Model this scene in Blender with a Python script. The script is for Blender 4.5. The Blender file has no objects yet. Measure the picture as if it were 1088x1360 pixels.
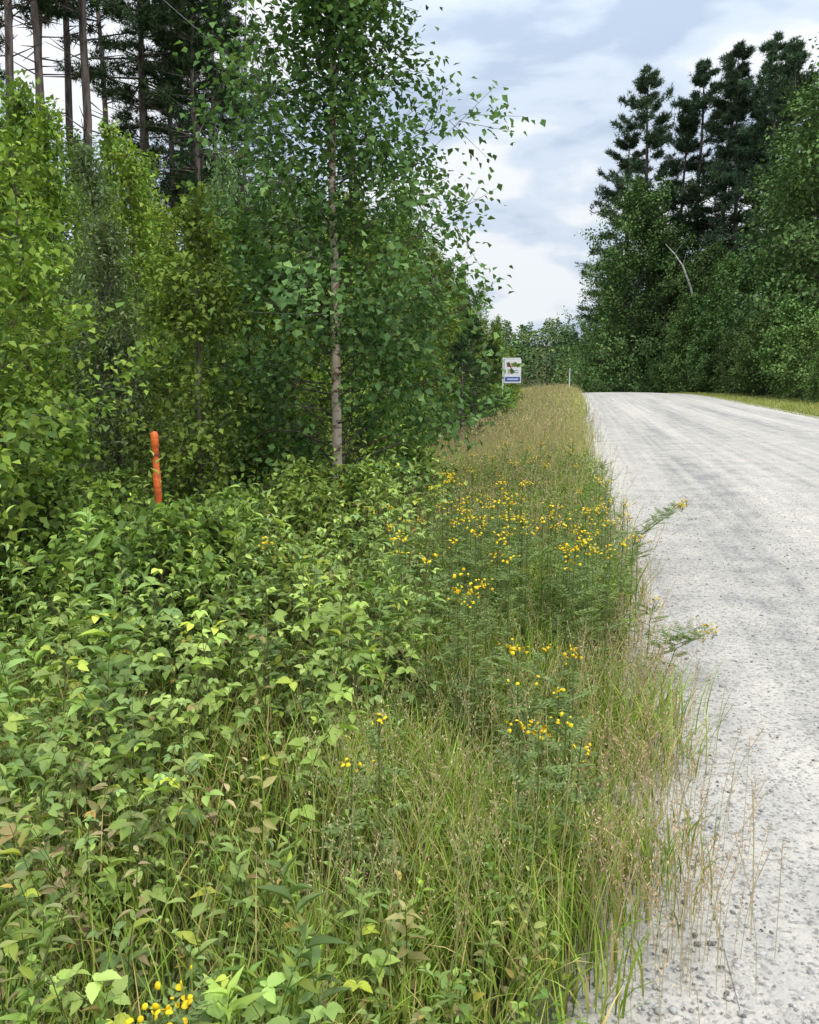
import bpy, math
import numpy as np
rng = np.random.default_rng(11)
scene = bpy.context.scene

# ------------------------------------------------------------------ camera maths
F = 1132.0; PITCH = math.radians(9.5); CH = 1.6
cp, sp = math.cos(PITCH), math.sin(PITCH)
def ray(px, py):
    X = (px-544)/F; Y = -(py-680)/F
    return X, cp+Y*sp, -sp+Y*cp
def at_depth(px, py, D):
    a, b, c_ = ray(px, py); t = D/b
    return a*t, D, CH+c_*t
def at_z(px, py, z):
    a, b, c_ = ray(px, py); t = (z-CH)/c_
    return a*t, b*t, z

# ------------------------------------------------------------------ terrain
def cen(y):
    y = np.asarray(y, float)
    k = np.clip(y-50, 0, 55)
    return 4.5+0.19*y-0.006*k*k-0.66*np.clip(y-105, 0, None)*0.5
def smooth(t):
    t = np.clip(t, 0, 1); return t*t*(3-2*t)
def zt(x, y):
    x = np.asarray(x, float); y = np.asarray(y, float)
    u = x-cen(y)
    k = np.clip(y-58, 0, 40)
    z = -0.0022*k*k-0.09*np.clip(y-98, 0, 60)
    z = z+24*smooth((y-190)/300)
    z = z-0.22*smooth((-4.6-u)/3)-0.25*smooth((u-4.4)/2.5)
    z = z-0.006*np.clip(np.abs(u), 0, 4)**2
    z = z+0.03*np.sin(x*1.7+1)*np.sin(y*1.3)*smooth((np.abs(u)-4.2)/2)
    return z

# ------------------------------------------------------------------ mesh accumulator
class Acc:
    def __init__(s): s.V=[];s.C=[];s.T=[];s.TM=[];s.Q=[];s.QM=[];s.n=0
    def add(s, v, col, tri=None, quad=None, mat=0):
        v = np.asarray(v, np.float32).reshape(-1,3); m = len(v)
        col = np.broadcast_to(np.asarray(col, np.float32), (m,3))
        s.V.append(v); s.C.append(col)
        if tri is not None and len(tri): s.T.append(np.asarray(tri).reshape(-1,3)+s.n); s.TM.append(np.full(len(s.T[-1]), mat))
        if quad is not None and len(quad): s.Q.append(np.asarray(quad).reshape(-1,4)+s.n); s.QM.append(np.full(len(s.Q[-1]), mat))
        s.n += m
    def mesh(s, name, mats, smooth_shade=False):
        V = np.concatenate(s.V); C = np.concatenate(s.C)
        T = np.concatenate(s.T) if s.T else np.zeros((0,3),int)
        Q = np.concatenate(s.Q) if s.Q else np.zeros((0,4),int)
        M = np.concatenate(s.TM+s.QM)
        me = bpy.data.meshes.new(name)
        me.vertices.add(len(V)); me.vertices.foreach_set('co', V.ravel())
        li = np.concatenate([T.ravel(), Q.ravel()]).astype(np.int32)
        me.loops.add(len(li)); me.loops.foreach_set('vertex_index', li)
        ls = np.concatenate([np.arange(len(T))*3, len(T)*3+np.arange(len(Q))*4]).astype(np.int32)
        me.polygons.add(len(ls)); me.polygons.foreach_set('loop_start', ls)
        me.polygons.foreach_set('material_index', M.astype(np.int32))
        if smooth_shade: me.polygons.foreach_set('use_smooth', np.ones(len(ls), bool))
        for m in mats: me.materials.append(m)
        me.update(calc_edges=True)
        a = me.color_attributes.new('Col', 'FLOAT_COLOR', 'POINT')
        a.data.foreach_set('color', np.concatenate([C, np.ones((len(C),1),np.float32)],1).astype(np.float32).ravel())
        return me
def link(name, me, loc=(0,0,0), rot=0.0, sc=1.0, tilt=(0,0)):
    o = bpy.data.objects.new(name, me); scene.collection.objects.link(o)
    o.location = loc; o.rotation_euler = (tilt[0], tilt[1], rot)
    o.scale = (sc,sc,sc) if np.isscalar(sc) else sc
    return o

def norm(v): return v/np.maximum(np.linalg.norm(v, axis=-1, keepdims=True), 1e-9)
def place(acc, tmpl, pos, X, Y, Z, col, mat=0):
    T, tri, quad = tmpl
    n, k = len(pos), len(T)
    if n == 0: return
    v = pos[:,None]+T[None,:,0:1]*X[:,None]+T[None,:,1:2]*Y[:,None]+T[None,:,2:3]*Z[:,None]
    off = (np.arange(n)*k)[:,None,None]
    tr = (np.asarray(tri)[None]+off).reshape(-1,3) if len(tri) else None
    qd = (np.asarray(quad)[None]+off).reshape(-1,4) if len(quad) else None
    c = np.repeat(np.broadcast_to(col,(n,3)), k, axis=0)
    acc.add(v.reshape(-1,3), c, tr, qd, mat)
def frames(d, up):
    d = norm(d); s = norm(np.cross(d, up)); n = np.cross(s, d); return d, s, n
def leaves(acc, tmpl, pos, d, up, L, W, col, mat=0):
    d, s, n = frames(d, up)
    L = np.broadcast_to(L, (len(pos),)); W = np.broadcast_to(W, (len(pos),))
    place(acc, tmpl, pos, d*L[:,None], s*W[:,None], n*L[:,None], col, mat)
def make_leaf(ts, ws, droop=0.25, fold=0.12):
    n = len(ts)
    c = [(t,0,-droop*t*t) for t in ts]
    l = [(ts[i],-ws[i],-droop*ts[i]**2+fold*ws[i]) for i in range(1,n-1)]
    r = [(ts[i],ws[i],-droop*ts[i]**2+fold*ws[i]) for i in range(1,n-1)]
    T = np.array(c+l+r, float); li = lambda i:n+i-1; ri = lambda i:n+(n-2)+i-1
    tri=[(0,li(1),1),(0,1,ri(1)),(n-2,li(n-2),n-1),(n-2,n-1,ri(n-2))]
    quad=[]
    for i in range(1,n-2):
        quad.append((i,li(i),li(i+1),i+1)); quad.append((i,i+1,ri(i+1),ri(i)))
    return T, tri, quad
LEAF_S = (np.array([(0,0,0),(.38,-.5,.13),(1,0,-.1),(.38,.5,.13)],float), [(0,1,2),(0,2,3)], [])
LEAF_M = make_leaf([0,.25,.55,.8,1],[0,.42,.46,.24,0], .3, .3)
LEAF_LAN = make_leaf([0,.2,.45,.75,1],[0,.4,.5,.28,0], .35, .35)
LEAF_SER = make_leaf([0,.10,.2,.24,.38,.42,.56,.6,.74,.78,.9,1],[0,.3,.42,.38,.5,.44,.47,.38,.33,.25,.13,0], .3, .3)
NEEDLE = (np.array([(0,-.5,0),(0,.5,0),(1,0,0)],float), [(0,1,2)], [])

def segs(acc, p0, p1, r0, r1, sides=5, col=(.1,.08,.06), mat=1):
    p0=np.atleast_2d(p0); p1=np.atleast_2d(p1); n=len(p0)
    r0=np.broadcast_to(r0,(n,)); r1=np.broadcast_to(r1,(n,))
    d=norm(p1-p0); ref=np.where(np.abs(d[:,2:3])>.9, np.array([[1.,0,0]]), np.array([[0,0,1.]]))
    s=norm(np.cross(d,ref)); t=np.cross(d,s)
    a=np.arange(sides)*2*math.pi/sides
    ring=np.cos(a)[None,:,None]*s[:,None]+np.sin(a)[None,:,None]*t[:,None]
    v=np.concatenate([p0[:,None]+ring*r0[:,None,None], p1[:,None]+ring*r1[:,None,None]],1)
    q=np.array([(i,(i+1)%sides,sides+(i+1)%sides,sides+i) for i in range(sides)])
    q=(q[None]+(np.arange(n)*2*sides)[:,None,None]).reshape(-1,4)
    c=np.repeat(np.broadcast_to(col,(n,3)),2*sides,axis=0)
    acc.add(v.reshape(-1,3), c, None, q, mat)
def tube(acc, P, R, sides=10, col=(.1,.08,.06), mat=1):
    P=np.asarray(P,float); R=np.asarray(R,float); n=len(P)
    d=norm(np.gradient(P,axis=0)); ref=np.array([1.,0,0]) if abs(d[0,0])<.9 else np.array([0,1.,0])
    s=norm(np.cross(d,ref)); t=np.cross(d,s); a=np.arange(sides)*2*math.pi/sides
    ring=np.cos(a)[None,:,None]*s[:,None]+np.sin(a)[None,:,None]*t[:,None]
    v=P[:,None]+ring*R[:,None,None]
    q=[]
    for i in range(n-1):
        for j in range(sides):
            k=(j+1)%sides; q.append((i*sides+j,i*sides+k,(i+1)*sides+k,(i+1)*sides+j))
    acc.add(v.reshape(-1,3), col, None, np.array(q), mat)

# ------------------------------------------------------------------ materials
def newmat(name):
    m=bpy.data.materials.new(name); m.use_nodes=True; nt=m.node_tree; nt.nodes.clear(); return m, nt, nt.nodes, nt.links
def mat_leaf(name, trans=0.3, rough=.55, spec=.3, objvar=True):
    m,nt,N,L=newmat(name)
    out=N.new('ShaderNodeOutputMaterial'); at=N.new('ShaderNodeAttribute'); at.attribute_name='Col'
    col=at.outputs['Color']
    if objvar:
        hs=N.new('ShaderNodeHueSaturation'); L.new(col,hs.inputs['Color'])
        oi=N.new('ShaderNodeObjectInfo')
        mr=N.new('ShaderNodeMapRange'); mr.inputs[3].default_value=.78; mr.inputs[4].default_value=1.32
        L.new(oi.outputs['Random'],mr.inputs[0]); L.new(mr.outputs[0],hs.inputs['Value'])
        m2=N.new('ShaderNodeMath'); m2.operation='MULTIPLY'; m2.inputs[1].default_value=7.31; L.new(oi.outputs['Random'],m2.inputs[0])
        m3=N.new('ShaderNodeMath'); m3.operation='FRACT'; L.new(m2.outputs[0],m3.inputs[0])
        mr2=N.new('ShaderNodeMapRange'); mr2.inputs[3].default_value=.478; mr2.inputs[4].default_value=.508
        L.new(m3.outputs[0],mr2.inputs[0]); L.new(mr2.outputs[0],hs.inputs['Hue']); col=hs.outputs[0]
    if spec>0:
        b=N.new('ShaderNodeBsdfPrincipled'); b.inputs['Roughness'].default_value=rough; b.inputs['Specular IOR Level'].default_value=spec
        L.new(col,b.inputs['Base Color'])
    else:
        b=N.new('ShaderNodeBsdfDiffuse'); L.new(col,b.inputs['Color'])
    if trans<=0: L.new(b.outputs[0],out.inputs[0]); return m
    tr=N.new('ShaderNodeBsdfTranslucent'); mx=N.new('ShaderNodeMix'); mx.data_type='RGBA'; mx.blend_type='MULTIPLY'; mx.inputs[0].default_value=1
    L.new(col,mx.inputs[6]); mx.inputs[7].default_value=(1.45,1.55,.7,1); L.new(mx.outputs[2],tr.inputs[0])
    ms=N.new('ShaderNodeMixShader'); ms.inputs[0].default_value=trans
    L.new(b.outputs[0],ms.inputs[1]); L.new(tr.outputs[0],ms.inputs[2]); L.new(ms.outputs[0],out.inputs[0])
    return m
def mat_noise(name, c1, c2, scale=(8,8,8), rough=.85, lo=.4, hi=.6, bump=.3, detail=4):
    m,nt,N,L=newmat(name)
    out=N.new('ShaderNodeOutputMaterial'); tc=N.new('ShaderNodeTexCoord'); mp=N.new('ShaderNodeMapping'); mp.inputs['Scale'].default_value=scale
    no=N.new('ShaderNodeTexNoise'); no.inputs['Scale'].default_value=1; no.inputs['Detail'].default_value=detail
    cr=N.new('ShaderNodeValToRGB'); cr.color_ramp.elements[0].position=lo; cr.color_ramp.elements[1].position=hi
    cr.color_ramp.elements[0].color=(*c1,1); cr.color_ramp.elements[1].color=(*c2,1)
    b=N.new('ShaderNodeBsdfPrincipled'); b.inputs['Roughness'].default_value=rough
    L.new(tc.outputs['Object'],mp.inputs[0]); L.new(mp.outputs[0],no.inputs['Vector']); L.new(no.outputs['Fac'],cr.inputs[0]); L.new(cr.outputs[0],b.inputs['Base Color'])
    bp=N.new('ShaderNodeBump'); bp.inputs['Strength'].default_value=bump; bp.inputs['Distance'].default_value=.02
    L.new(no.outputs['Fac'],bp.inputs['Height']); L.new(bp.outputs[0],b.inputs['Normal']); L.new(b.outputs[0],out.inputs[0])
    return m
M_LEAF=mat_leaf('leaf_foliage',.2,.5,0); M_FAR=mat_leaf('far_foliage',0,.5,0); M_HERB=mat_leaf('herb_foliage',.2,.5,.25,False); M_GRASS=mat_leaf('grass_blades',0,.6,0,False)
M_NEEDLE=mat_leaf('pine_needles',0,.6,0,True)
M_BARK=mat_noise('grey_brown_bark',(.05,.04,.032),(.16,.13,.105),(14,14,3))
M_PBARK=mat_noise('pine_bark',(.06,.045,.038),(.17,.13,.11),(12,12,3))
M_BIRCH=mat_noise('birch_bark',(.22,.11,.06),(.85,.68,.54),(9,9,18),.7,.38,.5,.2)
M_PLAIN=mat_leaf('petal',0,.5,.2,False)

def gravel_nodes(N, L):
    uv=N.new('ShaderNodeUVMap'); uv.uv_map='uy'
    tc=N.new('ShaderNodeTexCoord')
    sx=N.new('ShaderNodeSeparateXYZ'); L.new(uv.outputs[0],sx.inputs[0])
    def math_(op,a,b):
        m=N.new('ShaderNodeMath'); m.operation=op
        for i,v in enumerate((a,b)):
            if isinstance(v,(int,float)): m.inputs[i].default_value=v
            else: L.new(v,m.inputs[i])
        return m.outputs[0]
    mp=N.new('ShaderNodeMapping'); mp.inputs['Scale'].default_value=(1.1,.05,1); L.new(uv.outputs[0],mp.inputs[0])
    s=N.new('ShaderNodeTexNoise'); s.inputs['Scale'].default_value=1; s.inputs['Detail'].default_value=4; s.inputs['Roughness'].default_value=.6; L.new(mp.outputs[0],s.inputs['Vector'])
    mp2=N.new('ShaderNodeMapping'); mp2.inputs['Scale'].default_value=(7,.10,1); L.new(uv.outputs[0],mp2.inputs[0])
    s2=N.new('ShaderNodeTexNoise'); s2.inputs['Scale'].default_value=1; s2.inputs['Detail'].default_value=3; L.new(mp2.outputs[0],s2.inputs['Vector'])
    n1=N.new('ShaderNodeTexNoise'); n1.inputs['Scale'].default_value=2.2; n1.inputs['Detail'].default_value=6; n1.inputs['Roughness'].default_value=.65; L.new(tc.outputs['Object'],n1.inputs['Vector'])
    ph=math_('ADD',math_('MULTIPLY',sx.outputs[0],3.3),math_('MULTIPLY',s.outputs['Fac'],3.0))
    trk=math_('MULTIPLY',math_('SINE',ph,0),.028)
    comb=math_('ADD',math_('ADD',math_('MULTIPLY',s.outputs['Fac'],.36),trk),math_('ADD',math_('MULTIPLY',s2.outputs['Fac'],.26),math_('MULTIPLY',n1.outputs['Fac'],.38)))
    cr=N.new('ShaderNodeValToRGB'); e=cr.color_ramp.elements
    e[0].position=.39; e[0].color=(.34,.322,.298,1); e[1].position=.60; e[1].color=(.61,.56,.48,1)
    x=e.new(.48); x.color=(.48,.448,.397,1)
    L.new(comb,cr.inputs[0])
    f=N.new('ShaderNodeTexVoronoi'); f.inputs['Scale'].default_value=80; L.new(tc.outputs['Object'],f.inputs['Vector'])
    f2=N.new('ShaderNodeTexNoise'); f2.inputs['Scale'].default_value=30; f2.inputs['Detail'].default_value=6; f2.inputs['Roughness'].default_value=.8; L.new(tc.outputs['Object'],f2.inputs['Vector'])
    cr2=N.new('ShaderNodeValToRGB'); e=cr2.color_ramp.elements; e[0].position=.38; e[0].color=(.38,.38,.39,1); e[1].position=.48; e[1].color=(1,1,1,1)
    L.new(f2.outputs['Fac'],cr2.inputs[0])
    sep=N.new('ShaderNodeSeparateColor'); L.new(f.outputs['Color'],sep.inputs[0])
    cr3=N.new('ShaderNodeValToRGB'); e=cr3.color_ramp.elements; e[0].position=0; e[0].color=(.38,.38,.40,1); e[1].position=.22; e[1].color=(1,1,1,1)
    x=e.new(.95); x.color=(1.22,1.19,1.14,1); L.new(sep.outputs[0],cr3.inputs[0])
    def mul(a,b,fac=1.):
        m=N.new('ShaderNodeMix'); m.data_type='RGBA'; m.blend_type='MULTIPLY'; m.inputs[0].default_value=fac; L.new(a,m.inputs[6]); L.new(b,m.inputs[7]); return m.outputs[2]
    col=mul(mul(cr.outputs[0],cr2.outputs[0],.75),cr3.outputs[0],.65)
    h=math_('SUBTRACT',f2.outputs['Fac'],math_('MULTIPLY',f.outputs['Distance'],.6))
    bp=N.new('ShaderNodeBump'); bp.inputs['Strength'].default_value=.55; bp.inputs['Distance'].default_value=.012; L.new(h,bp.inputs['Height'])
    return col, bp.outputs[0], math_, tc, uv
m,nt,N,L=newmat('gravel'); M_ROAD=m
col,nrm,_,_,_=gravel_nodes(N,L)
b=N.new('ShaderNodeBsdfDiffuse')
L.new(col,b.inputs['Color']); L.new(nrm,b.inputs['Normal']); o=N.new('ShaderNodeOutputMaterial'); L.new(b.outputs[0],o.inputs[0])
m,nt,N,L=newmat('ground_soil_and_grass'); M_GROUND=m
col,nrm,math_,tc,uv=gravel_nodes(N,L)
sx=N.new('ShaderNodeSeparateXYZ'); L.new(uv.outputs[0],sx.inputs[0])
n=N.new('ShaderNodeTexNoise'); n.inputs['Scale'].default_value=2.2; n.inputs['Detail'].default_value=7; L.new(tc.outputs['Object'],n.inputs['Vector'])
au=math_('ABSOLUTE',sx.outputs[0],0)
e_=math_('ADD',math_('SUBTRACT',au,4.5),math_('MULTIPLY',math_('SUBTRACT',n.outputs['Fac'],.5),2.2))
mr=N.new('ShaderNodeMapRange'); mr.inputs[1].default_value=-.15; mr.inputs[2].default_value=.15; L.new(e_,mr.inputs[0])
n2=N.new('ShaderNodeTexNoise'); n2.inputs['Scale'].default_value=6; n2.inputs['Detail'].default_value=8; L.new(tc.outputs['Object'],n2.inputs['Vector'])
cr=N.new('ShaderNodeValToRGB'); e=cr.color_ramp.elements; e[0].position=.35; e[0].color=(.05,.05,.025,1); e[1].position=.65; e[1].color=(.14,.135,.06,1); L.new(n2.outputs['Fac'],cr.inputs[0])
mx=N.new('ShaderNodeMix'); mx.data_type='RGBA'; L.new(mr.outputs[0],mx.inputs[0]); L.new(col,mx.inputs[6]); L.new(cr.outputs[0],mx.inputs[7])
b=N.new('ShaderNodeBsdfDiffuse')
L.new(mx.outputs[2],b.inputs['Color']); L.new(nrm,b.inputs['Normal']); o=N.new('ShaderNodeOutputMaterial'); L.new(b.outputs[0],o.inputs[0])

# ------------------------------------------------------------------ ground + road sheets
def sheet(name, us, ys, mat, dz=0.0):
    U,Y=np.meshgrid(us,ys); X=U+cen(Y)
    Z=zt(X,Y)+dz
    nr,nc=U.shape; idx=np.arange(nr*nc).reshape(nr,nc)
    q=np.stack([idx[:-1,:-1],idx[:-1,1:],idx[1:,1:],idx[1:,:-1]],-1).reshape(-1,4)
    a=Acc(); a.add(np.stack([X,Y,Z],-1).reshape(-1,3),(1,1,1),None,q,0)
    me=a.mesh(name,[mat],True)
    uvl=me.uv_layers.new(name='uy'); li=np.zeros(len(me.loops),np.int32); me.loops.foreach_get('vertex_index',li)
    uv=np.stack([U.ravel(),Y.ravel()],-1)[li]; uvl.data.foreach_set('uv',uv.astype(np.float32).ravel())
    return link(name,me)
us=np.concatenate([-np.geomspace(1500,13,26),np.linspace(-12,12,61),np.geomspace(13,1500,26)])
ys=np.concatenate([-np.geomspace(900,12,14),np.linspace(-10,130,220),np.geomspace(132,1800,46)])
sheet('ground',us,ys,M_GROUND)
sheet('gravel_road',np.linspace(-4,4,33),np.concatenate([np.linspace(-60,-12,12),np.linspace(-10,130,220),np.linspace(132,260,40)]),M_ROAD,.004)

# ------------------------------------------------------------------ loose stones
def ico():
    import bmesh
    bm=bmesh.new(); bmesh.ops.create_icosphere(bm,subdivisions=1,radius=1); bm.verts.ensure_lookup_table()
    V=np.array([v.co[:] for v in bm.verts]); T=[tuple(v.index for v in f.verts) for f in bm.faces]; bm.free(); return V,T
IV,IT=ico()
acc=Acc()
for k in range(4):
    n=6000
    V=IV*(1+rng.uniform(-.28,.28,(len(IV),1)))
    y=1.2+10*rng.random(n)**1.4; u=np.where(rng.random(n)<.55, -4.7+rng.random(n)**1.3*2.4, rng.uniform(-4.4,3,n))
    keep=rng.random(n)<.35+.65*(np.sin(u*2.6+.5)>0)
    y=y[keep];u=u[keep];n=len(y); x=u+cen(y)
    r=.0028+.006*rng.random(n)**3.0+.006*(rng.random(n)>.98)
    a=rng.random(n)*6.28; ca,sa=np.cos(a),np.sin(a); z0=np.zeros(n)
    g=rng.uniform(.15,.6,n)
    col=np.stack([g*1.04,g,g*.93],-1)
    pos=np.stack([x,y,zt(x,y)+.004+r*.25],-1)
    place(acc,(V,IT,[]),pos,np.stack([ca,sa,z0],-1)*(r*rng.uniform(1,1.6,n))[:,None],np.stack([-sa,ca,z0],-1)*r[:,None],np.stack([z0,z0,z0+1],-1)*(r*.7)[:,None],col)
m,nt,N,L=newmat('stone'); at=N.new('ShaderNodeAttribute'); at.attribute_name='Col'; b=N.new('ShaderNodeBsdfDiffuse')
o=N.new('ShaderNodeOutputMaterial'); L.new(at.outputs['Color'],b.inputs['Color']); L.new(b.outputs[0],o.inputs[0])
link('loose_gravel',acc.mesh('loose_gravel',[m]))

# ------------------------------------------------------------------ trees
def colmix(pal, n, v=.2):
    pal=np.array(pal); i=rng.integers(0,len(pal),n); return pal[i]*rng.uniform(1-v,1+v,(n,1))
def decid(name,H,cb,R,nlimb,nleaf,ll,lw,pal,tr,bark,up0=35,twigs=7,prof=None,spread=.07,tmpl=LEAF_S,lean=.0,sides=8,upk=30,mleaf=None,smin=.12,limb=.38,uni=.0,clear=0.,tp=.8):
    a=Acc(); k=12
    t=np.linspace(0,1,k); w=np.cumsum(rng.normal(0,.012*H,(k,2)),0)*t[:,None]*.6
    P=np.stack([w[:,0]+lean*t*H,w[:,1],t*H],-1); tube(a,P,tr*(1-t)**tp+.004,sides)
    hs=np.sort(rng.random(nlimb)**.95); hh=cb+(H*.98-cb)*hs
    base=np.stack([np.interp(hh,P[:,2],P[:,i]) for i in range(3)],-1)
    if prof is None: prof=lambda q:(1-q)**.65*(.55+.45*np.minimum(1,q*3.5))+.07
    Ln=R*prof(hs)*rng.uniform(.55,1.15,nlimb)
    az=np.arange(nlimb)*2.4+rng.uniform(-.8,.8,nlimb)
    el=np.radians(up0+upk*hs+rng.uniform(-14,14,nlimb))
    d=np.stack([np.cos(az)*np.cos(el),np.sin(az)*np.cos(el),np.sin(el)],-1)
    bend=rng.uniform(-.35,.12,nlimb)[:,None]*np.array([[0,0,1.]])+rng.normal(0,.12,(nlimb,3))
    wob=rng.normal(0,.05,(nlimb,3)); wf=rng.uniform(4,8,nlimb)
    def pt_i(i,s): return base[i]+d[i]*(Ln[i]*s)[:,None]+bend[i]*(Ln[i]*s*s)[:,None]+wob[i]*(Ln[i]*np.sin(wf[i]*s))[:,None]
    r0=np.maximum(.003,tr*limb*(1-hs)**.6); al=np.arange(nlimb); one=np.ones(nlimb)
    for i in range(5):
        s0,s1=i/5,(i+1)/5
        segs(a,pt_i(al,one*s0),pt_i(al,one*s1),r0*(1-s0*.85),r0*(1-s1*.85),4,mat=2)
    nt_=nlimb*twigs; li=np.repeat(al,twigs); s=rng.uniform(smin,1,nt_)
    tb=pt_i(li,s)
    td=norm(d[li]*.8+rng.normal(0,.55,(nt_,3))+np.array([0,0,.1])); tl=Ln[li]*(.55-.3*s)*rng.uniform(.5,1.2,nt_)+.08
    te=tb+td*tl[:,None]; te[:,2]-=.1*tl
    segs(a,tb,te,.0035,.0015,3,mat=2)
    wt=tl**(1-uni); wt/=wt.sum(); ti=rng.choice(nt_,nleaf,p=wt); q=rng.random(nleaf)**.75
    pos=tb[ti]+(te-tb)[ti]*q[:,None]+rng.normal(0,spread,(nleaf,3))
    if clear>0:
        tx=np.interp(pos[:,2],P[:,2],P[:,0]); ty=np.interp(pos[:,2],P[:,2],P[:,1])
        kp=~((pos[:,2]<clear)&(np.hypot(pos[:,0]-tx,pos[:,1]-ty)<.5)); pos=pos[kp]; ti=ti[kp]; nleaf=len(ti)
    ld=norm(td[ti]*.6+rng.normal(0,.6,(nleaf,3))+np.array([0,0,-.45]))
    up=norm(rng.normal(0,.45,(nleaf,3))+np.array([0,0,1.])+.5*norm(pos-np.array([0,0,H*.4])))
    br=rng.uniform(.65,1.35,nt_)[ti][:,None]
    L_=ll*rng.uniform(.6,1.2,nleaf)
    leaves(a,tmpl,pos,ld,up,L_,L_*lw,colmix(pal,nleaf)*br,0)
    return a.mesh(name,[mleaf or M_LEAF,bark,M_BARK])
def sc(pal,r,g,b): return [(c[0]*r,c[1]*g,c[2]*b) for c in pal]
YG=sc([(.16,.25,.025),(.13,.22,.03),(.20,.29,.035),(.10,.18,.03)],1.35,1.25,2.0)
MG=sc([(.085,.16,.03),(.07,.135,.03),(.11,.19,.035),(.06,.11,.03)],2.2,1.8,1.9)
DG=sc([(.05,.105,.028),(.065,.13,.035),(.045,.085,.028),(.08,.14,.04)],2.1,1.75,1.5)
SILV=[(.23,.31,.15),(.18,.27,.12),(.26,.34,.17),(.16,.24,.10)]
BG=[(.125,.215,.075),(.15,.25,.08),(.20,.30,.095),(.10,.17,.065)]
sapY=[decid('sapling_y%d'%i,4,.35,1.15,34,4200,.078,.75,YG+MG[:1],.022,M_BARK) for i in range(3)]
sapM=[decid('sapling_m%d'%i,4,.3,1.15,36,4400,.075,.72,MG,.022,M_BARK) for i in range(4)]
sapD=[decid('sapling_d%d'%i,4,.2,1.2,38,4600,.07,.7,DG,.025,M_BARK) for i in range(2)]
sapW=[decid('sapling_w%d'%i,4,.3,1.1,46,4600,.075,.38,SILV,.022,M_BARK,up0=50) for i in range(2)]
# main birch
D=8.4
bx,by,_=at_depth(449,590,D)
bprof=lambda q:np.where(q<.12,.75+q*2.0,np.where(q<.5,.99,np.maximum(.0,.99-(q-.5)*1.45)))+.08
me=decid('birch_tree',6.4,.6,1.46,120,25000,.075,.82,BG,.052,M_BIRCH,up0=20,upk=42,twigs=9,prof=bprof,spread=.10,smin=.05,limb=.2,uni=.3,clear=2.1,tp=.6)
link('birch_tree',me,(bx,by,float(zt(bx,by))-.05),.6)

def top_px(px):
    return np.interp(px,[-200,0,45,110,160,230,330,420,520,560,600,640,665,700],[140,140,95,135,165,190,205,240,255,295,335,392,425,450])
def put_tree(me,name,x,y,h,hmesh,rot=None,sxy=1.0):
    z=float(zt(x,y)); s=(h-z)/hmesh
    return link(name,me,(x,y,z-.05),rng.random()*6.28 if rot is None else rot,(s*sxy,s*sxy,s),(rng.normal(0,.03),rng.normal(0,.03)))
pts=[]
def try_pt(x,y,r):
    for a,b_ in pts:
        if (a-x)**2+(b_-y)**2<r*r: return False
    pts.append((x,y)); return True
tries=0
while len(pts)<110 and tries<9000:
    tries+=1
    y=4.6+rng.random()**1.7*54
    xe=float(cen(y))-4-3.3-(.35 if y<14 else .9)
    x=xe-rng.random()**1.4*min(10,(xe+.55*y+1.5))
    px=544+F*x/(y*cp+.2)
    if px<-160: continue
    if y<28 and px>650: continue
    if (x-bx)**2+(y-by)**2<.8: continue
    if y<by and abs(x-bx*y/by)<1.0: continue
    if y<7 and abs(px-208)<75: continue
    if not try_pt(x,y,.72+.034*y): continue
    a_=at_depth(px,top_px(px),y)[2]*rng.uniform(.74,1.03)
    a_=max(a_,1.6+.02*y)
    if y<7: a_=min(a_,3.2)
    rr=rng.random()
    if px<150: me=sapY[rng.integers(3)] if rr<.75 else sapM[rng.integers(4)]
    elif px<340: me=sapW[rng.integers(2)] if rr<.45 else (sapY[rng.integers(3)] if rr<.72 else sapM[rng.integers(4)])
    elif px<450: me=sapY[rng.integers(3)] if rr<.4 else sapM[rng.integers(4)]
    else: me=sapM[rng.integers(4)] if rr<.75 else sapD[rng.integers(2)]
    put_tree(me,'deciduous_sapling',x,y,a_,4.0,sxy=min(1.25,max(.8,3.2/a_*1.0)))
bush=[decid('bush%d'%i,1.3,.05,.75,26,2100,.072,.68,MG if i else DG,.015,M_BARK,up0=30,twigs=6) for i in range(3)]
for i in range(60):
    y=4.6+rng.random()**1.5*34; x=float(cen(y))-4-3.0-rng.random()*1.5-(1.0 if y<6 else 0)
    if y<5.8 and abs(544+F*x/y-208)<60: continue
    put_tree(bush[rng.integers(3)],'green_bush',x,y,float(zt(x,y))+rng.uniform(.8,1.35),1.3)
for px,py,D_ in [(180,672,4.9),(245,672,4.8),(275,660,5.3),(330,650,6.3),(390,628,7.0),(450,622,7.1),(500,605,7.9),(545,590,8.8),(415,640,6.4),(480,630,6.9),(208,700,4.4),(140,700,4.6),(300,690,5.0),(672,518,26.5),(652,512,25)]:
    x,y,z=at_depth(px,py,D_); put_tree(bush[1+rng.integers(2)],'green_bush',x,y,z+.03,1.3)

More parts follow.
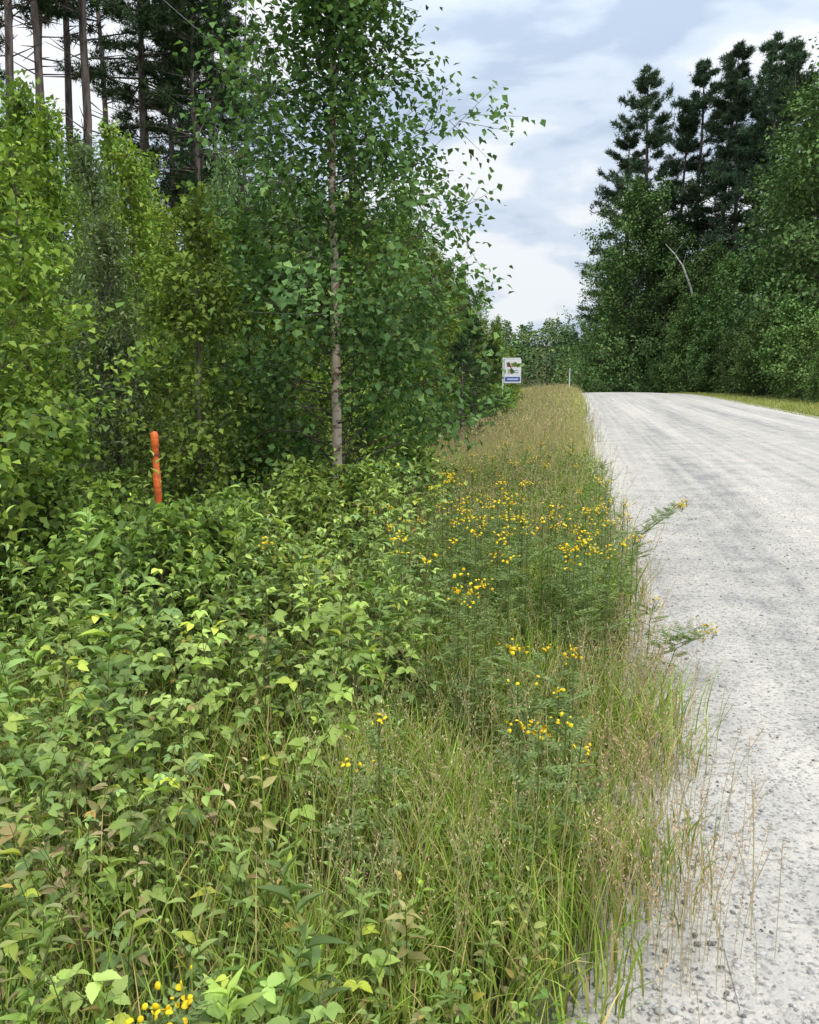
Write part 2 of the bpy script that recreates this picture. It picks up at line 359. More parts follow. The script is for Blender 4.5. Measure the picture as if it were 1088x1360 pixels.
# conifers
def conifer(name,H,cbf,R,nb,twigs,tufts,nl,nw,pal,tr,irr=.35,prof=None,droop=-.1,dead=20,fan=4,e0=-4,tip=.22,jit=.035):
    a=Acc(); k=10; t=np.linspace(0,1,k); w=np.cumsum(rng.normal(0,.004*H,(k,2)),0)
    P=np.stack([w[:,0],w[:,1],t*H],-1); tube(a,P,tr*(1-t)**.7+.01,8)
    cb=cbf*H
    def bases(q):
        hh=cb+(H*.99-cb)*q; return np.stack([np.interp(hh,P[:,2],P[:,i]) for i in range(3)],-1)
    q=np.sort(rng.random(nb)); q=np.round(q*nb/4)/(nb/4)*.7+q*.3; q=np.clip(q,0,1)
    base=bases(q)
    if prof is None: prof=lambda s:(1-s)**.75*(.6+.4*np.minimum(1,s*4))+.04
    Ln=R*prof(q)*rng.uniform(1-irr,1+irr,nb)
    az=rng.random(nb)*6.283; el=np.radians(e0+38*q+rng.uniform(-10,10,nb))
    d=np.stack([np.cos(az)*np.cos(el),np.sin(az)*np.cos(el),np.sin(el)],-1)
    up=np.array([[0,0,1.]])*rng.uniform(-.05,.22,nb)[:,None]+np.array([[0,0,droop]])
    f=lambda s,i:base[i]+d[i]*(Ln[i]*s)[:,None]+up[i]*(Ln[i]*s*s)[:,None]
    al=np.arange(nb); o1=np.ones(nb); r0=np.maximum(.012,tr*.3*(1-q))
    segs(a,f(o1*0,al),f(o1*.5,al),r0,r0*.6,4); segs(a,f(o1*.5,al),f(o1,al),r0*.6,r0*.2,4)
    n=nb*twigs; li=np.repeat(al,twigs); s=rng.uniform(tip,1,n)**.8; tb=f(s,li)
    side=norm(np.cross(d,np.array([[0,0,1.]])))[li]*np.where(rng.random(n)<.5,-1,1)[:,None]
    td=norm(side*.8+d[li]*.8+rng.normal(0,.2,(n,3))); tl=Ln[li]*(.42-.25*s)*rng.uniform(.5,1.2,n)+.15
    te=tb+td*tl[:,None]
    m_=n*tufts; ti=np.repeat(np.arange(n),tufts); q2=rng.random(m_)
    tp=tb[ti]+(te-tb)[ti]*q2[:,None]+rng.normal(0,jit*R/4,(m_,3))
    br=(rng.uniform(.65,1.3,n)[ti])
    for j in range(fan):
        dd=norm(td[ti]*.5+rng.normal(0,.6,(m_,3))+np.array([0,0,.25]))
        leaves(a,NEEDLE,tp,dd,norm(rng.normal(0,1,(m_,3))),nl*rng.uniform(.6,1.2,m_),nw,colmix(pal,m_)*br[:,None],0)
    if dead:
        hq=rng.uniform(.12,cbf+.05,dead)*H; b0=np.stack([np.interp(hq,P[:,2],P[:,i]) for i in range(3)],-1)
        az=rng.random(dead)*6.283; dd=np.stack([np.cos(az),np.sin(az),rng.uniform(-.25,.3,dead)],-1)
        segs(a,b0,b0+dd*(R*rng.uniform(.15,.6,dead))[:,None],.02,.005,3)
    return a.mesh(name,[M_NEEDLE,M_PBARK])
PG=[(.05,.085,.04),(.06,.10,.045),(.075,.12,.05),(.04,.07,.035)]
pineL=[conifer('pine_l%d'%i,15,.62-.08*i,1.8,44+10*i,8,10,.19,.022,PG,.11,.45,dead=34) for i in range(3)]
wp=lambda s:(1-s)**.62*(.6+.4*np.minimum(1,s*3))+.04
PR=sc(PG,1.5,1.4,1.65)
pineR=[conifer('pine_r%d'%i,30,.12,5.0,125,9,11,.42,.07,PR,.32,.55,prof=wp,dead=8,e0=-2,tip=.28,jit=.08) for i in range(4)]
for px,D,h,k in [(8,19,16,0),(34,22,17,0),(62,20,16,0),(93,24,18,0),(117,21,17,0),(183,25,17,1),(222,26,15,2),(262,27,14.5,2),(286,25,13,2),(318,27,12.4,2),(-60,21,15,1),(240,33,17,1),(300,33,16,2),(150,34,20,0),(-15,26,18,0),(250,24,13.5,2),(275,30,15,2),(205,30,17,1)]:
    x,y,_=at_depth(px,300,D); put_tree(pineL[k],'pine_tree',x,y,h,15)
SG=[(.06,.105,.04),(.07,.125,.05),(.05,.09,.035)]
spr=conifer('spruce',5,.03,1.3,90,8,10,.09,.02,SG,.06,.2,dead=0)
for px,py,D in [(632,415,24),(612,440,18),(650,450,33),(660,462,42)]:
    x,y,z=at_depth(px,py,D); put_tree(spr,'spruce_tree',x,y,z,5)

# right side group
RG1=[(.11,.185,.06),(.135,.215,.065),(.095,.155,.055)]; RG2=[(.14,.235,.065),(.17,.265,.075),(.115,.19,.06)]
bigD=[decid('big_%d'%i,16,1.2,4.8,70,19000,.25,.75,RG1 if i!=1 else RG2,.2,M_BARK,up0=20,twigs=9,spread=.28,mleaf=M_FAR,
      prof=lambda q:np.sqrt(np.clip(1-((q-.35)/.72)**2,0.02,1))) for i in range(3)]
rsh=[decid('rshrub_%d'%i,4,.1,2.0,34,6000,.15,.75,RG2 if i else RG1,.05,M_BARK,up0=25,twigs=8,spread=.14,mleaf=M_FAR,
      prof=lambda q:np.sqrt(np.clip(1-((q-.3)/.75)**2,0.02,1))) for i in range(2)]
for px,py,D in [(876,80,95),(846,170,99),(905,150,92),(938,75,90),(966,58,86),(1000,95,84),(1042,42,80),(1070,70,84),(1095,50,76),(1135,50,70),(1020,105,88)]:
    x,y,z=at_depth(px,py,D); put_tree(pineR[rng.integers(4)],'pine_tree',x,y,z,30)
for px,py,D in [(852,262,86),(893,320,84),(822,345,93),(938,340,77),(985,350,72),(1030,320,66),(1085,190,68),(1110,130,60),(1145,80,55),(806,400,100)]:
    x,y,z=at_depth(px,py,D); put_tree(bigD[rng.integers(3)],'deciduous_tree',x,y,z,16,sxy=1.0)
for i in range(26):
    y=44+i*2.1+rng.uniform(-1,1); u=8.2+rng.random()*2.5+(1.0 if y>80 else 0); x=float(cen(y))+u
    put_tree(rsh[rng.integers(2)],'roadside_shrub',x,y,float(zt(x,y))+rng.uniform(2.6,5.5),4)
xb,yb,_z=at_depth(936,510,78)
a=Acc(); P=[(xb,yb,float(zt(xb,yb))),at_depth(930,450,75),at_depth(922,400,72),at_depth(917,380,71.5),at_depth(907,353,71),at_depth(896,337,71.5),at_depth(884,324,72.5)]
tube(a,P,[.10,.10,.09,.08,.06,.035,.012],8,mat=0)
for i in range(3,6):
    p=np.array(P[i]); segs(a,p,p+np.array([rng.uniform(-1.2,1.2),rng.uniform(-1,1),.9]),.02,.006,4,mat=0)
link('leaning_birch_trunk',a.mesh('leaning_birch_trunk',[mat_noise('white_birch_bark',(.22,.2,.17),(.6,.58,.54),(4,4,8),.7,.4,.5)]))
for px,py,D in [(931,408,71.5),(948,425,69),(915,420,73)]:
    x,y,z=at_depth(px,py,D); put_tree(rsh[1],'roadside_shrub',x,y,z,4,sxy=.8)

# distant forest on the far slope
a=Acc()
n=620
y=np.concatenate([rng.uniform(240,460,440),rng.uniform(120,200,180)]); x=y*rng.uniform(-.12,.6,n)
nearm=y<210
h=np.where(nearm,rng.uniform(3,7,n),rng.uniform(9,15,n)); z=zt(x,y); w=h*rng.uniform(.22,.35,n)
keep=np.abs(x-cen(y))>7; x,y,h,z,w=x[keep],y[keep],h[keep],z[keep],w[keep]; n=len(x)
K=150; ti=np.repeat(np.arange(n),K); q=rng.random(n*K)
rad=w[ti]*np.where(rng.random(n)<.5,1,.7)[ti]*np.sqrt(np.clip(1-((q-.35)/.68)**2,.02,1)); an=rng.random(n*K)*6.283
rr=rad*np.sqrt(rng.uniform(.2,1,n*K))
pos=np.stack([x[ti]+np.cos(an)*rr,y[ti]+np.sin(an)*rr,z[ti]+h[ti]*(.12+.9*q)],-1)
base=colmix([(.08,.14,.05),(.10,.165,.055),(.07,.115,.055),(.13,.19,.06)],n,.2)
S=np.where(y<210,.5,1.05)[ti]*rng.uniform(.6,1.2,n*K)
leaves(a,LEAF_S,pos,norm(rng.normal(0,1,(n*K,3))),norm(rng.normal(0,.5,(n*K,3))+np.array([0,0,1.])),S,S*.9,base[ti]*rng.uniform(.7,1.3,(n*K,1)),0)
segs(a,np.stack([x,y,z],-1),np.stack([x,y,z+h*.7],-1),.15,.05,4)
link('distant_forest',a.mesh('distant_forest',[M_FAR,M_BARK]))

# ------------------------------------------------------------------ herbs
def stems(acc,root,h,lean,n,l0,l1,pal,el0,el1,tmin=.2,stemcol=(.15,.19,.05),jit=.3,pv=.3,top_small=.5):
    P=len(root); az=rng.random(P)*6.283
    ld=np.stack([np.cos(az),np.sin(az),np.zeros(P)],-1)*(lean*rng.uniform(.3,1,P)*h)[:,None]
    f=lambda i,t:root[i]+np.array([[0,0,1.]])*(h[i]*t)[:,None]*(1-.12*t[:,None]*lean)+ld[i]*(t*t)[:,None]
    al=np.arange(P)
    for k in range(3): segs(acc,f(al,np.full(P,k/3)),f(al,np.full(P,(k+1)/3)),.003-.0007*k,.003-.0007*(k+1),3,col=stemcol,mat=0)
    i=np.repeat(al,n); k=np.tile(np.arange(n),P); t=tmin+(1-tmin)*(k+rng.uniform(-.3,.3,len(k)))/(n-1); t=np.clip(t,.05,1)
    a=az[i]+k*2.4+rng.normal(0,jit,len(i)); e=np.radians(el0+(el1-el0)*t+rng.normal(0,13,len(i)))
    d=np.stack([np.cos(a)*np.cos(e),np.sin(a)*np.cos(e),np.sin(e)],-1)
    sz=rng.uniform(.6,1.25,P)[i]
    L_=sz*(l0+(l1-l0)*t)*np.where(t>.88,top_small+.5*(1-t)/.12*(1-top_small),1)*rng.uniform(.75,1.2,len(i))
    pc=colmix(pal,P,pv)
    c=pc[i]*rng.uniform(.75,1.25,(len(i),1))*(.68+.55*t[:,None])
    dead=rng.random(len(i))<.012; c[dead]=np.array([.36,.27,.10])
    yel=rng.random(len(i))<.06; c[yel]=c[yel]*np.array([1.45,1.2,.75])
    return i,t,f(i,t),d,L_,c
UPZ=np.array([[0,0,1.]])
def put_stems(acc,root,h,lean,n,l0,l1,pal,el0,el1,lw=.3,tmpl=LEAF_LAN,**k):
    i,t,p,d,L_,c=stems(acc,root,h,lean,n,l0,l1,pal,el0,el1,**k)
    up=UPZ+rng.normal(0,.3,(len(p),3))
    leaves(acc,tmpl,p,d,up,L_,L_*lw,c,0)
def put_rasp(acc,root,h,lean,n,l0,l1,pal):
    i,t,p,d,L_,c=stems(acc,root,h,lean,n,l0,l1,pal,35,25,tmin=.25,stemcol=(.2,.15,.08))
    pet=L_*.9; e=p+d*pet[:,None]; segs(acc,p,e,.0014,.001,3,col=(.16,.18,.07),mat=0)
    s=norm(np.cross(d,UPZ)); up=UPZ+rng.normal(0,.25,(len(p),3))
    dn=np.array([[0,0,-.25]])
    leaves(acc,LEAF_SER,e,d+dn,up,L_,L_*.72,c,0)
    for sg in (-1,1):
        leaves(acc,LEAF_SER,e-d*(pet*.12)[:,None],d*.35+s*sg+dn*1.2,up,L_*.85,L_*.6,c*rng.uniform(.85,1.15,(len(p),1)),0)
def scatter(n,y0,y1,pw,ulo,uhi):
    y=y0+(y1-y0)*rng.random(n)**pw; lo=ulo(y) if callable(ulo) else ulo; hi=uhi(y) if callable(uhi) else uhi
    u=lo+(hi-lo)*rng.random(n); x=u+cen(y); return np.stack([x,y,zt(x,y)],-1)
ub=lambda y:-4-np.clip(.95+.13*(y-2.5),.8,2.3)
ulft=lambda y:-5-.62*y-1.3-1.0
PALE=sc([(.12,.20,.055),(.14,.225,.05),(.10,.175,.06),(.16,.24,.07)],2.15,1.8,1.6)
OLIVE=sc([(.12,.165,.05),(.15,.18,.06),(.17,.165,.07),(.10,.15,.04)],1.9,1.75,1.5)
HG=sc([(.08,.16,.04),(.10,.18,.045),(.12,.21,.05)],2.3,1.85,1.6)
def vis(r):
    d_=r[:,1]; px=r[:,0]/np.maximum(d_,.3); return r[(px>-.56)&(px<.56)]
def patch(r,f=1.7,ph=0): return np.sin(r[:,0]*f+ph+.8*r[:,1])*np.sin(r[:,1]*f*.9+ph*2-.5*r[:,0])
def hts(r,a,b,ph=0):
    h=rng.uniform(a,b,len(r)); return h*np.clip(.42+.17*r[:,1],.4,1.12)*(1+.32*patch(r,1.9,ph))
def pk(r,ph,thr): return r[patch(r,1.5,ph)+rng.normal(0,.25,len(r))>thr]
herb=Acc()
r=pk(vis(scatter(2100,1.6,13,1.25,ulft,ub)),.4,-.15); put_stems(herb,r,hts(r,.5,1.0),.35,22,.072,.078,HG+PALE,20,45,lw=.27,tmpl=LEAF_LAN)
link('goldenrod_plants',herb.mesh('goldenrod_plants',[M_HERB]))
herb=Acc()
r=pk(vis(scatter(2000,1.5,8.5,1.1,ulft,lambda y:ub(y)-.1)),2.4,-.25); r=r[rng.random(len(r))<.3+.7*smooth((r[:,1]-1.8)/1.5)]
put_rasp(herb,r,hts(r,.45,.9,1),.5,9,.05,.06,PALE)
link('raspberry_bushes',herb.mesh('raspberry_bushes',[M_HERB]))
herb=Acc()
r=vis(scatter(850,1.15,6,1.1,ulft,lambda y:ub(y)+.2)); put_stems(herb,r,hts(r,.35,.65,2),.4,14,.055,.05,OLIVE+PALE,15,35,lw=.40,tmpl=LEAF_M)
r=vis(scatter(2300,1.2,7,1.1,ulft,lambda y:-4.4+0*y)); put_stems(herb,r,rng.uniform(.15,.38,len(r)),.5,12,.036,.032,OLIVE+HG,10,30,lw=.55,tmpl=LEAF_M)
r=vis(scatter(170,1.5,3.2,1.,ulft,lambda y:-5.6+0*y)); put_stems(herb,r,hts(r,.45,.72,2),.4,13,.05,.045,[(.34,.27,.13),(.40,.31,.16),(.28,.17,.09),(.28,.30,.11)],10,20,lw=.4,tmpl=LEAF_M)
link('broadleaf_undergrowth',herb.mesh('broadleaf_undergrowth',[M_HERB]))

herb=Acc()
rr=np.array([at_depth(px,700,D) for px,D in [(60,3.3),(95,3.5),(120,3.2),(20,3.6),(135,3.8),(40,4.1),(5,3.1),(110,4.3)]]); rr[:,2]=zt(rr[:,0],rr[:,1])
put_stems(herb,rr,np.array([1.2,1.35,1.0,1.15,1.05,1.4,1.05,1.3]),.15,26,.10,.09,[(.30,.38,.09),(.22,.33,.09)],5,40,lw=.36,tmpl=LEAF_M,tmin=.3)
link('willow_shoots',herb.mesh('willow_shoots',[M_HERB]))

# tansy
herb=Acc(); petals=Acc()
fl=[]; rt=[]
def fp(px,py,z,nn=1,s=0.0):
    for _ in range(nn):
        x,y,z_=at_z(px+rng.normal(0,s*1.6),py+rng.normal(0,s*1.0),z*rng.uniform(.95,1.05)); fl.append((x,y,z_))
        u=x-float(cen(y)); ur=min(u,-3.98-rng.random()*.1); rt.append((float(cen(y))+ur,y+rng.normal(0,.04)))
for px,py,z,nn,s in [(770,722,.75,12,12),(795,688,.75,7,14),(625,785,.7,5,9),(645,775,.72,2,5),(612,685,.8,5,10),(655,690,.8,7,14),(690,690,.8,6,14),(600,636,.85,7,9),(540,685,.8,2,6),(520,720,.75,3,8),(530,717,.8,1,3),(720,680,.8,4,14),(740,700,.75,3,14),(820,680,.7,4,8),(904,668,.5,5,4),(935,838,.2,3,4),(680,857,.6,2,3),(722,857,.55,1,3),(760,870,.55,2,4),(700,916,.5,1,4),(737,920,.5,1,3),(690,962,.5,1,3),(725,969,.5,1,3),(752,951,.5,1,3),(775,1000,.45,1,3),(505,958,.55,1,3),(468,1012,.5,1,2),(230,1345,.36,3,10),(864,792,.3,1,3),(345,722,.9,1,3),(806,633,.7,3,5),(680,650,.85,5,14),(675,740,.7,3,8),(640,710,.78,3,12),(585,720,.8,3,12),(630,660,.85,4,14),(840,720,.6,3,8)]: fp(px,py,z,nn,s)
for _ in range(60):
    y=rng.uniform(4.5,11.5); x=float(cen(y))-4.1-rng.random()*2.0; fl.append((x,y,float(zt(x,y))+rng.uniform(.5,.85))); rt.append((x+rng.normal(0,.05),y))
fl=np.array(fl); rt=np.array(rt); root=np.concatenate([rt,zt(rt[:,0],rt[:,1])[:,None]],1)
mid=root*.5+fl*.5; mid[:,2]+=.06; mid[:,:2]=root[:,:2]*.75+fl[:,:2]*.25
segs(herb,root,mid,.003,.0025,4,col=(.15,.19,.06),mat=0); segs(herb,mid,fl,.0025,.0018,4,col=(.15,.19,.06),mat=0)
for k in range(16):
    t=rng.uniform(.12,.9,len(fl))[:,None]; p=np.where(t<.5,root+(mid-root)*t*2,mid+(fl-mid)*(t*2-1)); a_=rng.random(len(fl))*6.283
    d=np.stack([np.cos(a_),np.sin(a_),rng.uniform(.1,.7,len(fl))],-1); L_=rng.uniform(.06,.11,len(fl))
    dn=norm(d)
    segs(herb,p,p+dn*L_[:,None],.0012,.0006,3,col=(.15,.21,.06),mat=0)
    for q in (.25,.45,.65,.85,1.):
        for sg in (-1,1):
            s=norm(np.cross(dn,UPZ))*sg
            leaves(herb,LEAF_S,p+dn*(L_*q)[:,None],s+dn*.7,UPZ+rng.normal(0,.2,(len(fl),3)),L_*.36*(1.2-.5*q),L_*.13,colmix([(.17,.24,.075),(.21,.28,.08)],len(fl)),0)
r=vis(scatter(1500,4.3,12,1.1,lambda y:ub(y)-.4,-4.15)); put_stems(herb,r,rng.uniform(.4,.75,len(r)),.4,26,.055,.045,HG+[(.20,.26,.1)],15,40,lw=.22,tmpl=LEAF_LAN)
th=np.arange(7)*2*math.pi/7
DISC=(np.concatenate([[(0,0,.45)],np.stack([np.cos(th)*.7,np.sin(th)*.7,th*0+.3],-1),np.stack([np.cos(th),np.sin(th),th*0-.2],-1)]),
      [(0,1+i,1+(i+1)%7) for i in range(7)],[(1+i,8+i,8+(i+1)%7,1+(i+1)%7) for i in range(7)])
for k in range(13):
    n=len(fl); off=rng.normal(0,1,(n,3))*np.array([.023,.023,.013]); p=fl+off
    kk=rng.random(n)<(.5 if k>3 else 1)
    nr=norm(UPZ+rng.normal(0,.45,(n,3))); X,S_,N_=frames(norm(rng.normal(0,1,(n,3))),nr)
    r_=rng.uniform(.0045,.0088,n)[:,None]
    place(petals,DISC,p[kk],(X*r_)[kk],(S_*r_)[kk],(N_*r_)[kk],colmix([(.80,.56,.015),(.85,.64,.02),(.68,.43,.01)],n,.12)[kk],0)
    segs(petals,(fl-np.array([0,0,.05]))[kk],p[kk],.0009,.0009,3,col=(.15,.2,.06),mat=0)
link('tansy_foliage',herb.mesh('tansy_foliage',[M_HERB]))
link('yellow_wildflowers',petals.mesh('yellow_wildflowers',[M_PLAIN]))

# ------------------------------------------------------------------ grasses
def blades(acc,root,h,w,bend,col,k=4,tipc=1.25):
    n=len(root); az=rng.random(n)*6.283; ld=np.stack([np.cos(az),np.sin(az),np.zeros(n)],-1)
    fa=rng.random(n)*6.283; sd=np.stack([np.cos(fa),np.sin(fa),np.zeros(n)],-1)
    vs=[];cs=[]
    for j in range(k+1):
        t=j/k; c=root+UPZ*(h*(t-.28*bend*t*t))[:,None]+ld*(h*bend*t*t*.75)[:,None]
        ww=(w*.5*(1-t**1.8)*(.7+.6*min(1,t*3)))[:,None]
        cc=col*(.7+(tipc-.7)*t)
        if j<k: vs+= [c-sd*ww,c+sd*ww]; cs+=[cc,cc]
        else: vs.append(c); cs.append(cc)
    m=2*k+1; V=np.stack(vs,1).reshape(-1,3); C=np.stack(cs,1).reshape(-1,3)
    q=np.array([(2*j,2*j+1,2*j+3,2*j+2) for j in range(k-1)]); t3=np.array([(2*k-2,2*k-1,2*k)])
    off=(np.arange(n)*m)[:,None,None]
    acc.add(V,C,(t3[None]+off).reshape(-1,3),(q[None]+off).reshape(-1,4),0)
GG=sc([(.10,.175,.03),(.13,.21,.035),(.16,.23,.05),(.12,.19,.04),(.2,.24,.07),(.27,.235,.11),(.14,.22,.04)],2.15,1.9,1.6)
GT=sc([(.17,.21,.06),(.22,.24,.09),(.30,.27,.13),(.14,.20,.05),(.20,.23,.08),(.33,.26,.15)],1.85,1.8,1.45)
g=Acc()
def dens(r,lo=-3.95):
    u=r[:,0]-cen(r[:,1]); nn=.45*np.sin(r[:,1]*2.3)+.3*np.sin(r[:,1]*5.1+1)+.25*np.sin(r[:,1]*9.7)
    return r[rng.random(len(r))<smooth(((lo+.05)-u+.32*nn)/1.0)]
def pch(r,thr=-.35): return r[(patch(r,4.1,.7)+.6*patch(r,9.,2.)+rng.normal(0,.35,len(r)))>thr]
r=pch(dens(vis(scatter(62000,1.0,6,1.2,lambda y:ub(y)-.35,-3.8)))); n=len(r)
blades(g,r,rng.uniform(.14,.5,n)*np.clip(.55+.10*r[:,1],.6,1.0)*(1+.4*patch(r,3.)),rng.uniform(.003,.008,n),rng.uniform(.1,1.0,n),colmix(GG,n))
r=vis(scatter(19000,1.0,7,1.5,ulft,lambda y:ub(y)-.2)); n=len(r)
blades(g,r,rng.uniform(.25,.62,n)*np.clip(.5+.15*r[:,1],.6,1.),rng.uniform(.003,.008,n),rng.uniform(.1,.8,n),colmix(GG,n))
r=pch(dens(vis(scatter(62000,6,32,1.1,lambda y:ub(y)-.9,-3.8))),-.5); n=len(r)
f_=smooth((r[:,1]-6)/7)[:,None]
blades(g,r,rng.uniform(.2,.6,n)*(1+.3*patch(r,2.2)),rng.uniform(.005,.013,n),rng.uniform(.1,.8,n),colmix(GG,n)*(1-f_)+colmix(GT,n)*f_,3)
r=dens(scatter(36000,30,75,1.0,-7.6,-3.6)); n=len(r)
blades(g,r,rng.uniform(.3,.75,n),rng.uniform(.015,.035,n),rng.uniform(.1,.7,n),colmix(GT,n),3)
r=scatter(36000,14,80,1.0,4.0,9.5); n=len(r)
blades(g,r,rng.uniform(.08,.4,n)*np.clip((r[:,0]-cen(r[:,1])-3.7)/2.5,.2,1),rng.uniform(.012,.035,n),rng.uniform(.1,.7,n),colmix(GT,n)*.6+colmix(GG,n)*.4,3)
link('grass_verge',g.mesh('grass_verge',[M_GRASS]))

g=Acc()
def seedgrass(root,h,k,pl,sl,sw,stc,hc,sr=.0011):
    n=len(root); az=rng.random(n)*6.283; ld=np.stack([np.cos(az),np.sin(az),np.zeros(n)],-1)*(h*rng.uniform(.05,.4,n))[:,None]
    f=lambda t:root+UPZ*(h*t)[:,None]+ld*(t*t)
    f2=lambda i,t:root[i]+UPZ*(h[i]*t)[:,None]+ld[i]*(t*t)[:,None]
    for j in range(3): segs(g,f(j/3),f((j+1)/3),sr,sr,3,col=stc,mat=0)
    i=np.repeat(np.arange(n),k); q=rng.random(n*k); t=1-pl*q; p=f2(i,t)
    a_=rng.random(n*k)*6.283; d=np.stack([np.cos(a_),np.sin(a_),rng.uniform(.6,1.8,n*k)],-1)
    hcn=colmix(hc,n,.2)
    spread=(h[i]*pl*.35*q)[:,None]
    leaves(g,LEAF_S,p+norm(d)*spread*rng.random((n*k,1)),d,UPZ+rng.normal(0,.5,(n*k,3)),sl*rng.uniform(.7,1.3,n*k),sw,hcn[i]*rng.uniform(.8,1.2,(n*k,1)),0)
TAN=[(.56,.45,.24),(.64,.52,.30),(.53,.36,.22),(.44,.43,.19)]
PINKT=[(.60,.40,.28),(.55,.35,.25),(.60,.47,.28),(.44,.44,.19)]
r=dens(vis(scatter(1500,1.9,7,1.1,lambda y:ub(y)-.3,-3.9))); seedgrass(r,rng.uniform(.35,.68,len(r)),16,.28,.010,.0035,(.38,.37,.15),TAN)
r=dens(vis(scatter(2900,6,18,1.2,lambda y:ub(y)-.5,-3.9))); seedgrass(r,rng.uniform(.45,.78,len(r)),12,.3,.018,.0065,(.42,.39,.16),PINKT,.0016)
r=dens(scatter(3400,16,65,1.1,-7.2,-3.7)); seedgrass(r,rng.uniform(.5,.85,len(r)),9,.35,.04,.014,(.44,.42,.18),PINKT+TAN,.003)
for c_y in [2.3,3.0,3.9,4.6,5.6,6.4,7.6]:
    n=90; yy=c_y+rng.normal(0,.18,n); uu=-4.18+rng.normal(0,.15,n); xx=uu+cen(yy); r=np.stack([xx,yy,zt(xx,yy)],-1)
    seedgrass(r,rng.uniform(.25,.5,n),14,.4,.012,.004,(.48,.39,.2),[(.62,.46,.28),(.55,.37,.22)])
link('tall_seed_grass',g.mesh('tall_seed_grass',[M_GRASS]))

# ------------------------------------------------------------------ built objects
def simple(name,col,rough=.5):
    return mat_noise(name,tuple(c*.85 for c in col),tuple(min(1,c*1.05) for c in col),(9,9,9),rough,.3,.7,.05)
def box(name,parent,loc,size,mat,bev=.004):
    import bmesh
    bm=bmesh.new(); bmesh.ops.create_cube(bm,size=1)
    for v in bm.verts: v.co.x*=size[0]; v.co.y*=size[1]; v.co.z*=size[2]
    if bev: bmesh.ops.bevel(bm,geom=bm.edges[:],offset=min(bev,min(size)*.3),segments=2,affect='EDGES')
    me=bpy.data.meshes.new(name); bm.to_mesh(me); bm.free(); me.materials.append(mat)
    o=bpy.data.objects.new(name,me); scene.collection.objects.link(o); o.location=loc
    if parent: o.parent=parent
    return o
def empty(name,loc,rot=0):
    o=bpy.data.objects.new(name,None); scene.collection.objects.link(o); o.location=loc; o.rotation_euler=(0,0,rot); return o
W_=simple('white_paint',(.8,.8,.8)); R_=simple('red_paint',(.55,.07,.07)); B_=simple('blue_paint',(.06,.12,.42)); G_=simple('grey_print',(.35,.38,.45)); SK=simple('portrait_print',(.5,.4,.36))
sx_,sy_,sz_=at_depth(681,493,28.5); gz=float(zt(sx_,sy_))
S=empty('real_estate_sign',(sx_,sy_,gz),.05); c0=sz_-gz
box('panel',S,(0,0,c0),(.56,.03,.78),W_)
box('red_header',S,(0.02,-.018,c0+.2),(.44,.006,.11),R_,0); box('header_lettering',S,(.02,-.023,c0+.2),(.34,.004,.03),W_,0)
box('portrait',S,(-.1,-.018,c0+.0),(.12,.006,.15),SK,0); box('text_block',S,(.1,-.018,c0+.03),(.18,.006,.03),G_,0); box('text_line',S,(.1,-.018,c0-.04),(.18,.006,.03),G_,0)
box('blue_footer',S,(.0,-.018,c0-.26),(.5,.006,.15),B_,0); box('footer_lettering',S,(0,-.023,c0-.26),(.36,.004,.035),W_,0)
box('post',S,(-.32,0,(c0+.45)/2),(.04,.04,c0+.45),W_); box('arm',S,(-.02,0,c0+.415),(.56,.03,.04),W_)

ox,oy,oz=at_depth(208,572,5.6); gz=float(zt(ox,oy))
S=empty('orange_marker_post',(ox,oy,gz)); S.rotation_euler=(.02,-.01,.3)
a=Acc(); H=oz-gz
OR=mat_noise('weathered_orange_paint',(.5,.09,.02),(.85,.17,.03),(10,10,30),.6,.3,.6,.3)
zs=[0,.35,.36,.7*H,.7*H+.012,.82*H,.82*H+.01,.93*H,.93*H+.012,H-.02,H-.006,H]; rs=[.024,.024,.023,.023,.026,.026,.022,.022,.026,.025,.017,.001]
tube(a,[(0,0,z) for z in zs],rs,14,mat=0); me=a.mesh('stake',[OR],False); o=link('stake',me); o.parent=S
box('dark_cap_band',S,(0,0,H*.9),(.050,.050,.02),simple('dark_band',(.25,.05,.03)),.004)

mx_,my_,mz_=at_depth(757,489,80); gz=float(zt(mx_,my_)); S=empty('white_delineator_post',(mx_,my_,gz))
box('shaft',S,(0,0,(mz_-gz)/2),(.075,.04,mz_-gz),W_); box('reflector',S,(0,-.025,mz_-gz-.3),(.05,.01,.2),G_,0)

WIRE=simple('wire_aluminium',(.4,.41,.43)); POLE=mat_noise('weathered_pole_wood',(.08,.065,.05),(.2,.17,.14),(10,10,2))
S=empty('power_line',(0,0,0)); off1,off2=-7.3,-5.9
for i,(o_,z_) in enumerate([(off1,8.1),(off2,8.1)]):
    a=Acc(); t=np.linspace(0,1,30); y=-12+38*t; P=np.stack([.19*y+o_,y,z_-.5*4*t*(1-t)*.5],-1); tube(a,P,np.full(30,.006),6,mat=0); o=link('wire_%d'%i,a.mesh('wire_%d'%i,[WIRE])); o.parent=S
for j,yy in enumerate((-12,26)):
    xx=.19*yy+(off1+off2)/2; gz=float(zt(xx,yy)); a=Acc(); tube(a,[(xx,yy,gz),(xx,yy,7.8),(xx,yy,8.2)],[.13,.10,.09],12,mat=0); o=link('pole_%d'%j,a.mesh('pole_%d'%j,[POLE])); o.parent=S
    box('crossarm_%d'%j,S,(xx,yy-.17,8.0),(1.5,.1,.12),POLE)

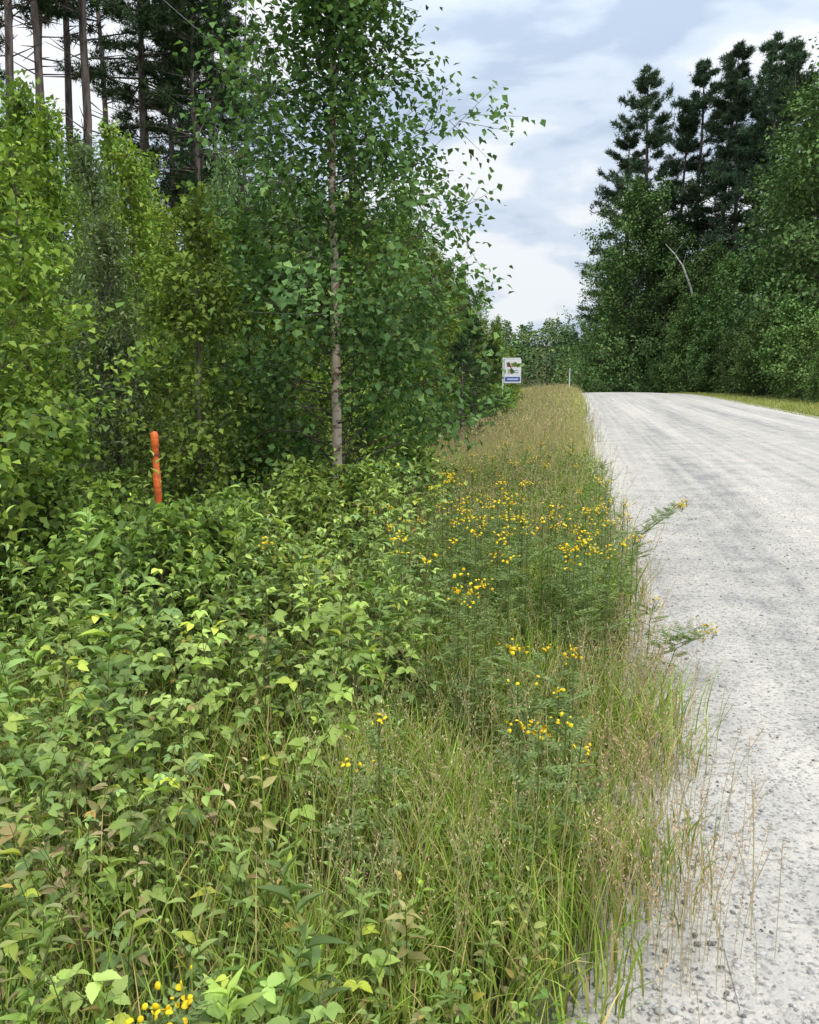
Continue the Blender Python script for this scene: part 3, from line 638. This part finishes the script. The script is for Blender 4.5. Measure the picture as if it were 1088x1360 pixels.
# ------------------------------------------------------------------ world + sun
w=bpy.data.worlds.new('World'); scene.world=w; w.use_nodes=True; nt=w.node_tree; N=nt.nodes; L=nt.links; N.clear()
out=N.new('ShaderNodeOutputWorld'); bg=N.new('ShaderNodeBackground'); sky=N.new('ShaderNodeTexSky'); sky.sky_type='NISHITA'; sky.sun_disc=False
SE,SR=math.radians(52),math.radians(150)
sky.sun_elevation=SE; sky.sun_rotation=SR
bg.inputs[1].default_value=.1
tc=N.new('ShaderNodeTexCoord'); sp_=N.new('ShaderNodeSeparateXYZ'); L.new(tc.outputs['Generated'],sp_.inputs[0])
def mth(op,a,b=0.,c=None):
    m=N.new('ShaderNodeMath'); m.operation=op
    for i,v in enumerate((a,b)+((c,) if c is not None else ())):
        if isinstance(v,(int,float)): m.inputs[i].default_value=v
        else: L.new(v,m.inputs[i])
    return m.outputs[0]
zc=mth('MAXIMUM',sp_.outputs[2],0.0); den=mth('ADD',zc,.40)
cx=mth('DIVIDE',sp_.outputs[0],den); cy=mth('DIVIDE',sp_.outputs[1],den)
cb=N.new('ShaderNodeCombineXYZ'); L.new(cx,cb.inputs[0]); L.new(cy,cb.inputs[1]); L.new(mth('MULTIPLY',zc,2.8),cb.inputs[2])
n1=N.new('ShaderNodeTexNoise'); n1.inputs['Scale'].default_value=2.6; n1.inputs['Detail'].default_value=7; n1.inputs['Roughness'].default_value=.52; n1.inputs['Distortion'].default_value=.15; L.new(cb.outputs[0],n1.inputs['Vector'])
cr=N.new('ShaderNodeValToRGB'); cr.color_ramp.interpolation='EASE'; e=cr.color_ramp.elements
e[0].position=.41; e[0].color=(5.0,6.05,7.6,1); e[1].position=.59; e[1].color=(9.2,9.5,9.9,1); x=e.new(.50); x.color=(6.8,7.7,9.0,1)
L.new(n1.outputs['Fac'],cr.inputs[0])
zen=mth('MULTIPLY_ADD',mth('MULTIPLY',zc,zc),2.1,.98)
mz=N.new('ShaderNodeMix'); mz.data_type='RGBA'; mz.blend_type='MULTIPLY'; mz.inputs[0].default_value=1
L.new(cr.outputs[0],mz.inputs[6]); cz=N.new('ShaderNodeCombineXYZ')
for i in range(3): L.new(zen,cz.inputs[i])
L.new(cz.outputs[0],mz.inputs[7])
mm=N.new('ShaderNodeMix'); mm.data_type='RGBA'; mm.inputs[0].default_value=.93; L.new(sky.outputs[0],mm.inputs[6]); L.new(mz.outputs[2],mm.inputs[7])
L.new(mm.outputs[2],bg.inputs[0]); L.new(bg.outputs[0],out.inputs[0])
ld=bpy.data.lights.new('sun','SUN'); ld.energy=1.5; ld.angle=math.radians(12); ld.color=(1,.93,.82)
so=bpy.data.objects.new('sun',ld); scene.collection.objects.link(so)
from mathutils import Vector
dirv=Vector((math.sin(SR)*math.cos(SE),math.cos(SR)*math.cos(SE),math.sin(SE)))
so.rotation_euler=dirv.to_track_quat('Z','Y').to_euler(); so.location=(0,0,30)

cam=bpy.data.cameras.new('camera'); co=bpy.data.objects.new('camera',cam); scene.collection.objects.link(co); scene.camera=co
co.location=(0,0,CH); co.rotation_euler=(math.radians(90)-PITCH,0,0)
cam.sensor_fit='VERTICAL'; cam.sensor_height=24; cam.lens=24*F/1360; cam.clip_end=5000; cam.clip_start=.05
scene.view_settings.view_transform='Standard'; scene.view_settings.look='None'; scene.view_settings.exposure=0
